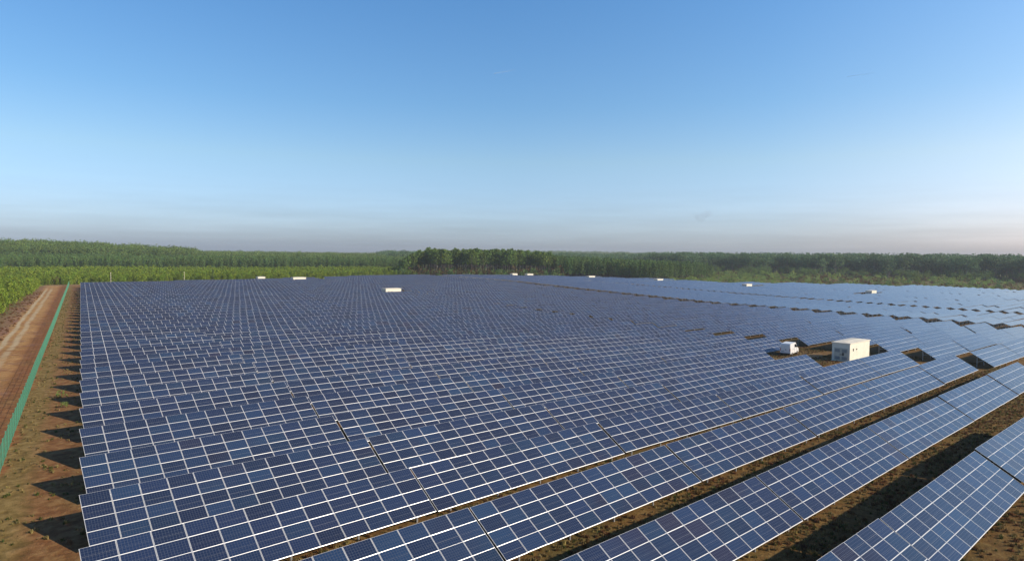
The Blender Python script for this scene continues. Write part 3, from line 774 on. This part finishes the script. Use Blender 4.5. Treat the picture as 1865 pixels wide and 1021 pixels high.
# scrub between the field and the dark forest
Ps = sector(52, 82, lambda h: edge_r(h) + 12, lambda h: np.interp(h, [52, 58, 82], [600, 735, 745]), 5.0, .5); h, r = hd_r(Ps)
den = np.interp(h, [52, 60, 68, 82], [.95, .85, .62, .5]) * np.where((r - edge_r(h)) < 60, 1., .8); Ps = Ps[RNG.random(len(Ps)) < den]; h, r = hd_r(Ps)
br = RNG.random(len(Ps)) < np.interp(h, [52, 62, 70, 82], [.02, .12, .5, .5])
tall = np.interp(r, [450, 640, 740], [1., 1.25, 2.5])
scatter('green_scrub', proto('shrub') + proto('darkshrub')[:1], Ps[~br], np.clip(RNG.normal(.95, .35, (~br).sum()), .35, 2.2) * tall[~br] ** .8, 'rough green scrub between the field and the dark forest', 'scrub')
scatter('brown_heath', proto('heath') + proto('rust')[:1], Ps[br], np.clip(RNG.normal(1.1, .3, br.sum()), .4, 2.) * tall[br] ** .5, 'brown heath and bracken between the field and the dark forest', 'heath')

# masses of forest further off
def mass(name, kind, P, sc, label): scatter(name, proto(kind), P, sc, label, 'forest')
Pd = sector(53.5, 84, lambda h: 742 + 14 * np.sin(h * 1.3), 900, 7.4, .45); h, r = hd_r(Pd)
mass('dark_forest', 'broad', Pd, np.interp(h, [53.5, 60, 70, 80], [1.12, 1.15, 1.19, 1.24]) * np.clip(RNG.normal(1, .085, len(Pd)), .8, 1.11), 'dark hazy forest along the skyline on the right')
Pb = sector(55, 84, lambda h: 712 + 18 * np.sin(h * 1.7), 744, 5.2, .5); Pb = Pb[RNG.random(len(Pb)) < .6]
mass('forest_fringe', 'hill', Pb, RNG.uniform(.32, .62, len(Pb)), 'lower greyish trees fringing the dark forest on the right')
P7 = sector(-1, 33.5, lambda h: np.interp(h, [0, 10, 20, 33], [566, 581, 597, 607]), 740, 3.9, .45); h, r = hd_r(P7)
mass('middle_forest', 'mid', P7, np.interp(h, [0, 12, 16, 33], [.74, .78, .84, .80]) * RNG.normal(1, .07, len(P7)), 'band of middle-aged pines behind the young plantation on the left')
P8 = sector(-2, 15.5, 740, 960, 7.4, .45)
mass('hill_forest', 'hill', P8, np.clip(RNG.normal(1.06, .11, len(P8)), .8, 1.2), 'tall green forest on the low rise at the far left')
P9 = sector(12, 34, 760, 1250, 7.5, .45); h, r = hd_r(P9)
mass('far_left_forest', 'hill', P9, np.interp(r, [760, 1250], [.86, .98]) * RNG.normal(1, .07, len(P9)), 'far forest along the skyline left of the tall stand')
P10 = sector(30, 60, 800, 1700, 13., .45); h, r = hd_r(P10)
mass('far_middle_forest', 'broad', P10, RNG.normal(1.0, .08, len(P10)), 'distant bluish forest behind the pine woods at the middle')
P11 = sector(36, 62, 1700, 3300, 34., .45)
mass('far_ridge_forest', 'hill', P11, RNG.normal(1.5, .12, len(P11)), 'faint hazy wooded ridge on the horizon')

# single bushes and trees that stand out
def beyond(px, extra):
    hd = math.degrees(YAW) + math.degrees(math.atan((px - 932.5) / F_PX)); return polar(hd, float(edge_r(np.array([hd]))[0]) + extra)
for name, kind, hd, ex, s, lab in [
    ('dark_conifer', 'mid', 387, 8, .60, 'lone dark conifer rising behind the panels before the left plantation'),
    ('rusty_bush', 'rust', 103, 34, 1.5, 'reddish brown bush between the track end and the plantation'),
    ('dark_bush', 'darkshrub', 652, 16, 2.1, 'dark bush at a gap in the plantation, left of the tall stand'),
    ('dark_bush', 'darkshrub', 634, 22, 1.9, 'smaller dark bush just left of the dark bush in the plantation gap'),
    ('dark_bush', 'darkshrub', 736, 14, 2.6, 'broad dark bush at the left foot of the tall pine stand'),
    ('lone_tree', 'hill', 1672, 30, .50, 'brownish round tree in the scrub right of the middle of the right forest'),
    ('lone_tree', 'broad', 1820, 22, .42, 'dark round tree in the scrub close to the right edge'),
    ('green_bush', 'darkshrub', 1620, 14, 1.5, 'dark green bush in the scrub above the right cabin'),
    ('green_bush', 'darkshrub', 1600, 16, 1.7, 'dark green bush in the scrub left of the bush above the right cabin'),
    ('green_bush', 'darkshrub', 1735, 26, 1.3, 'dark green bush between the two round trees in the right scrub')]:
    x, y = beyond(hd, ex)
    make_tree(name, kind, x, y, s, lab, 'bush' if 'bush' in name else 'tree')

build_pole(*beyond(201, 6), 6.4, 'pale upright pole behind the panels at the far left, leftmost of two')
build_pole(*beyond(335, 6), 6.4, 'pale upright pole behind the panels near the dark lone conifer, right one of two')

# low growth: grass tufts and heath clumps on the open ground near the camera
def tuft(seed, h, n, spread, mat, name, w=.05):
    r = random.Random(seed); mb = MB()
    for _ in range(n):
        a = r.uniform(0, 6.28); d = r.uniform(0, spread); b0 = Vector((math.cos(a) * d, math.sin(a) * d, 0)); l = Vector((r.gauss(0, .35), r.gauss(0, .35), 1)).normalized()
        H = h * r.uniform(.5, 1.1); s = Vector((math.cos(a + 1.5), math.sin(a + 1.5), 0)) * w * r.uniform(.6, 1.4)
        mb.face([b0 - s, b0 + s, b0 + l * H * .6 + s * .7 + Vector((0, 0, 0)), b0 + l * H])
    me = mb.mesh(name, [mat]); return bpy.data.objects.new(name, me)
T_DRY = [tuft(k, .32, 26, .22, L_GRASS, 'dry_tuft') for k in range(3)]
T_GRN = [tuft(10 + k, .40, 26, .25, L_GREEN, 'green_tuft') for k in range(2)]
T_BRN = [tuft(20 + k, .34, 34, .28, L_BROWN, 'heath_tuft', .06) for k in range(3)]
def low(n, x0, x1, y0, y1):
    return np.stack([RNG.uniform(x0, x1, n), RNG.uniform(y0, y1, n)], 1)
def fnoise(P, s, ph=0):
    return (np.sin(P[:, 0] * s + ph + 2 * np.sin(P[:, 1] * s * .7 + ph)) + np.sin(P[:, 1] * s * 1.3 - ph + 1.7 * np.sin(P[:, 0] * s * .9))) / 4 + .5
PA = low(60000, -9, 45, -10, 300); uu = PA[:, 0] - PA[:, 1] * SK; keep = (uu > -5.2) & (uu < 1.2) & (RNG.random(len(PA)) < np.where(uu < -3.2, .9, .4) * fnoise(PA, .55)); PA = PA[keep]
scatter('dry_grass', T_DRY + T_GRN[:1], PA, RNG.uniform(.22, .8, len(PA)) ** 1.1, 'dry yellow grass along the inside of the fence', 'grass')
PB = low(9000, -14, 30, 10, 300); uu = PB[:, 0] - PB[:, 1] * SK; keep = (uu < -13) & (uu > -21) & (RNG.random(len(PB)) < fnoise(PB, .4)); PB = PB[keep]
scatter('heather', T_BRN, PB, RNG.uniform(.5, 1.2, len(PB)), 'purplish brown heather left of the wheel tracks', 'heather')
PC = low(110000, 0, 135, -28, 45); n_ = np.floor(PC[:, 1] / 8.5 + 1e-6); yy = PC[:, 1] - n_ * 8.5; uu = PC[:, 0] - PC[:, 1] * SK
keep = (yy < 5.6) & (uu > .5) & (RNG.random(len(PC)) < .25 + .75 * fnoise(PC, .5, 1.)); PC = PC[keep]
scatter('heath_between_rows', T_BRN[:2] + T_DRY + T_DRY[:1] + T_GRN[:1], PC, RNG.uniform(.25, .75, len(PC)), 'brown heath and dry grass between the near rows of tables', 'heath')
PL = low(9000, 203, 245, -20, 120); uu = PL[:, 0] - PL[:, 1] * SK; PL = PL[(uu > 207) & (uu < 221)]
scatter('lane_grass', T_GRN, PL, RNG.uniform(.8, 1.6, len(PL)), 'bright green grass in the lane before the low tables', 'grass')
for x, y, s, lab in [(6.6, 57.5, .42, 'yellow green weed clump at the left end of the rows, lower of two'), (7.0, 64.0, .48, 'yellow green weed clump at the left end of the rows, upper of two')]:
    make_tree('weed_clump', 'shrub', x, y, s, lab, 'weeds')
for k in range(18):
    n = random.randint(2, 34); x = 1.2 * n - random.uniform(.3, 2.2); y = n * 8.5 + random.uniform(-1.5, 4.5)
    make_tree('heath_shrub', 'heath', x, y, random.uniform(.22, .5), 'small brown heath shrub on the bare earth at the left ends of the rows', 'shrub', 'heath shrubs at the left ends of the rows')

# ------------------------------------------------------------------ sky extras: contrails, wisps
def sky_mat(name, col, alpha):
    m, nt, b = new_mat(name); b.inputs['Base Color'].default_value = (*col, 1); b.inputs['Roughness'].default_value = 1
    tc = N(nt, 'ShaderNodeTexCoord'); sp = N(nt, 'ShaderNodeSeparateXYZ'); nt.links.new(tc.outputs['Generated'], sp.inputs[0])
    f = noise(nt, tc.outputs['Generated'], 6., 4)
    a = val(nt, 'MULTIPLY', val(nt, 'MULTIPLY', val(nt, 'SUBTRACT', 1., sp.outputs[0]), alpha), sstep(nt, f, .2, .6))
    tl = N(nt, 'ShaderNodeBsdfTranslucent'); tl.inputs[0].default_value = (*col, 1); m1 = N(nt, 'ShaderNodeMixShader'); m1.inputs[0].default_value = .1
    nt.links.new(b.outputs[0], m1.inputs[1]); nt.links.new(tl.outputs[0], m1.inputs[2])
    tp = N(nt, 'ShaderNodeBsdfTransparent'); m2 = N(nt, 'ShaderNodeMixShader'); nt.links.new(a, m2.inputs[0]); nt.links.new(tp.outputs[0], m2.inputs[1]); nt.links.new(m1.outputs[0], m2.inputs[2])
    nt.links.new(m2.outputs[0], [n for n in nt.nodes if n.type == 'OUTPUT_MATERIAL'][0].inputs[0]); return m
def at_sky(px, py, dist):
    d = CF + CR * (px - 932.5) / F_PX - CU * (py - 510.5) / F_PX; d = d / np.linalg.norm(d)
    return Vector((CAM[0], CAM[1], CZ)) + Vector(d) * dist
M_TRAIL = sky_mat('contrail_ice', (1., 1., 1.), .14)
for (a, b_, lab) in (((900, 134), (942, 127), 'faint white contrail in the upper middle of the sky'), ((1543, 139.5), (1596, 132.5), 'faint white contrail in the upper right of the sky')):
    A = at_sky(*a, 7000); B = at_sky(*b_, 7000); d = B - A
    # a flattened band of ice cloud, its broad side catching the sun
    sun_ = Vector((math.sin(R(149)) * math.cos(R(27)), math.cos(R(149)) * math.cos(R(27)), math.sin(R(27)))); hv = (sun_ - A.normalized() * .9).normalized()
    dx = d.normalized(); nz = (hv - dx * hv.dot(dx)).normalized(); ny_ = nz.cross(dx); mb = MB(); ns_ = 14
    ring = lambda k: [(d.length * k / ns_, math.cos(2 * PI * q / 8) * (4.5 + 6 * k / ns_), math.sin(2 * PI * q / 8) * 1.2) for q in range(8)]
    for k in range(ns_):
        a0, b0 = ring(k), ring(k + 1)
        for q in range(8): mb.face([a0[q], b0[q], b0[(q + 1) % 8], a0[(q + 1) % 8]])
    o = link_mesh('contrail', mb.mesh('contrail', [M_TRAIL])); o.location = A
    o.rotation_euler = Matrix(((dx.x, ny_.x, nz.x), (dx.y, ny_.y, nz.y), (dx.z, ny_.z, nz.z))).to_euler()
    tag(o, lab, 'contrail', 'contrails')

def build_cloud(px, py, w, h, label, a):
    r = random.Random(int(px)); c = at_sky(px, py, 9000); k_ = 9000 / F_PX; mb = MB()
    for _ in range(9):
        o = Vector((r.uniform(-.5, .5) * w * k_, r.uniform(-.5, .5) * w * k_, r.uniform(-.3, .5) * h * k_)); q = r.uniform(.28, .5)
        n = 10
        for i in range(n):
            for j in range(6):
                P4 = [(math.cos(2 * PI * (i + a_) / n) * math.cos(PI * ((j + b_) / 6 - .5)), math.sin(2 * PI * (i + a_) / n) * math.cos(PI * ((j + b_) / 6 - .5)), math.sin(PI * ((j + b_) / 6 - .5))) for a_, b_ in ((0, 0), (1, 0), (1, 1), (0, 1))]
                mb.face([o + Vector((p[0] * w * k_ * q * .6, p[1] * w * k_ * q * .6, p[2] * h * k_ * q)) for p in P4])
    m = bpy.data.materials.new('cloud_vapour'); m.use_nodes = True; nt = m.node_tree; nt.nodes.clear()
    ou = nt.nodes.new('ShaderNodeOutputMaterial'); v = nt.nodes.new('ShaderNodeVolumePrincipled'); v.inputs['Color'].default_value = (.62, .64, .70, 1); v.inputs['Density'].default_value = a
    nt.links.new(v.outputs[0], ou.inputs['Volume'])
    o = link_mesh('cloud', mb.mesh('cloud', [m], True)); o.location = c; tag(o, label, 'cloud', 'small clouds low over the horizon')
build_cloud(1277, 396, 30, 13, 'small grey wisp of cloud low over the horizon right of the middle', .0009)
build_cloud(907, 430, 34, 7, 'faint flat grey wisp of cloud just above the tall pine stand', .0008)

# ------------------------------------------------------------------ haze
HZ = MB(); HZ.box((-2500, -800, -9), (4300, 4300, 48)); ho = link_mesh('haze', HZ.mesh('haze', []))
hm = bpy.data.materials.new('haze_air'); hm.use_nodes = True; hn = hm.node_tree; hn.nodes.clear()
ou = hn.nodes.new('ShaderNodeOutputMaterial'); pv = hn.nodes.new('ShaderNodeVolumePrincipled')
pv.inputs['Color'].default_value = (.86, .92, 1., 1); pv.inputs['Density'].default_value = .00017; pv.inputs['Anisotropy'].default_value = .1
hn.links.new(pv.outputs[0], ou.inputs['Volume']); ho.data.materials.append(hm)
tag(ho, 'thin pale air haze over the whole field and forest', 'haze', None, 'stuff')

# ------------------------------------------------------------------ sun, sky, camera
SUN_EL, SUN_AZ = R(27.), R(149.)                                   # azimuth clockwise from +Y
sl = bpy.data.lights.new('sun', 'SUN'); sl.energy = 5.0; sl.angle = R(.53); sl.color = (1., .87, .70)
so = bpy.data.objects.new('sun', sl); COL.objects.link(so)
sd = Vector((math.sin(SUN_AZ) * math.cos(SUN_EL), math.cos(SUN_AZ) * math.cos(SUN_EL), math.sin(SUN_EL)))
so.rotation_euler = sd.to_track_quat('Z', 'Y').to_euler(); so.location = (60, -60, 120)
W = bpy.data.worlds.new('World'); S.world = W; W.use_nodes = True; wn = W.node_tree; wn.nodes.clear()
wo = wn.nodes.new('ShaderNodeOutputWorld'); bg = wn.nodes.new('ShaderNodeBackground'); sk = wn.nodes.new('ShaderNodeTexSky')
sk.sky_type = 'NISHITA'; sk.sun_disc = False; sk.sun_elevation = SUN_EL; sk.sun_rotation = SUN_AZ
sk.altitude = 60; sk.air_density = 1.0; sk.dust_density = 1.2; sk.ozone_density = 1.5
bg.inputs[1].default_value = .10
# tint by elevation (autumn haze towards the horizon) and a broad glow on the sun's side; unseen zenith and southern sky dimmed to deepen shadows
tcw = wn.nodes.new('ShaderNodeTexCoord'); sw = wn.nodes.new('ShaderNodeSeparateXYZ'); wn.links.new(tcw.outputs['Generated'], sw.inputs[0])
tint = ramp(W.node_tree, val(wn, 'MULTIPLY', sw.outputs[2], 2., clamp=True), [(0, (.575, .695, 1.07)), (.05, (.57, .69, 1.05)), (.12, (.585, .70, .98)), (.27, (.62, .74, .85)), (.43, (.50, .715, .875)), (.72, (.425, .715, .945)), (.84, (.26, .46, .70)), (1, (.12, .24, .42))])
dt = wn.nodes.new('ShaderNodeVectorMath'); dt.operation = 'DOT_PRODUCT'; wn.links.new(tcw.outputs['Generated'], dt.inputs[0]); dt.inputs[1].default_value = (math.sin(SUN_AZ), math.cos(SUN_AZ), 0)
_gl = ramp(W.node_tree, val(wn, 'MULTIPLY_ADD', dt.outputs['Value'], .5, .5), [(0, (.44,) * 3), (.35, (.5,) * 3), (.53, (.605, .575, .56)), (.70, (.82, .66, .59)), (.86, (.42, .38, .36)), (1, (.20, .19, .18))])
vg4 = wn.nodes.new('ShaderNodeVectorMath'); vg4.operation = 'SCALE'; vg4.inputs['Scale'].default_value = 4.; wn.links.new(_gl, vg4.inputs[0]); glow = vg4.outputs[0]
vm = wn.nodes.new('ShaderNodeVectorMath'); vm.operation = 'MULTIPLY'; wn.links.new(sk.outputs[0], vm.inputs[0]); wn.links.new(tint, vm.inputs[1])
mpw = wn.nodes.new('ShaderNodeMapping'); mpw.inputs['Scale'].default_value = (3., 3., 46.); wn.links.new(tcw.outputs['Generated'], mpw.inputs[0])
strat = noise(W.node_tree, mpw.outputs[0], 1.6, 5, .6)              # thin stratus veils low over the horizon
low_ = val(wn, 'SUBTRACT', 1., sstep(W.node_tree, sw.outputs[2], .01, .13))
veil = val(wn, 'ADD', 1., val(wn, 'MULTIPLY', val(wn, 'MULTIPLY', low_, val(wn, 'SUBTRACT', strat, .5)), .42))
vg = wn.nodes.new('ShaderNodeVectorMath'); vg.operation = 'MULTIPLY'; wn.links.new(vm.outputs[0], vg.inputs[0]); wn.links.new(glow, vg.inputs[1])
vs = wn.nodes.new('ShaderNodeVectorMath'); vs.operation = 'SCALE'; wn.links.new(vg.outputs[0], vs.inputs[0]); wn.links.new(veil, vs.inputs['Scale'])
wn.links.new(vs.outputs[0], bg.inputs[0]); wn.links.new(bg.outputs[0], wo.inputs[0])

cd = bpy.data.cameras.new('camera'); co = bpy.data.objects.new('camera', cd); COL.objects.link(co)
co.location = (CAM[0], CAM[1], CZ)
Mx = Matrix(((CR[0], CU[0], -CF[0]), (CR[1], CU[1], -CF[1]), (CR[2], CU[2], -CF[2]))); co.rotation_euler = Mx.to_euler()
cd.sensor_fit = 'HORIZONTAL'; cd.sensor_width = 36; cd.lens = 36 * F_PX / 1865; cd.clip_start = .5; cd.clip_end = 20000
S.camera = co
S.view_settings.view_transform = 'Standard'; S.view_settings.look = 'None'; S.view_settings.exposure = 0; S.view_settings.gamma = 1
S.cycles.volume_bounces = 0; S.cycles.max_bounces = 6; S.cycles.transparent_max_bounces = 8
print('tables near', len(near), 'rest', len(rest))
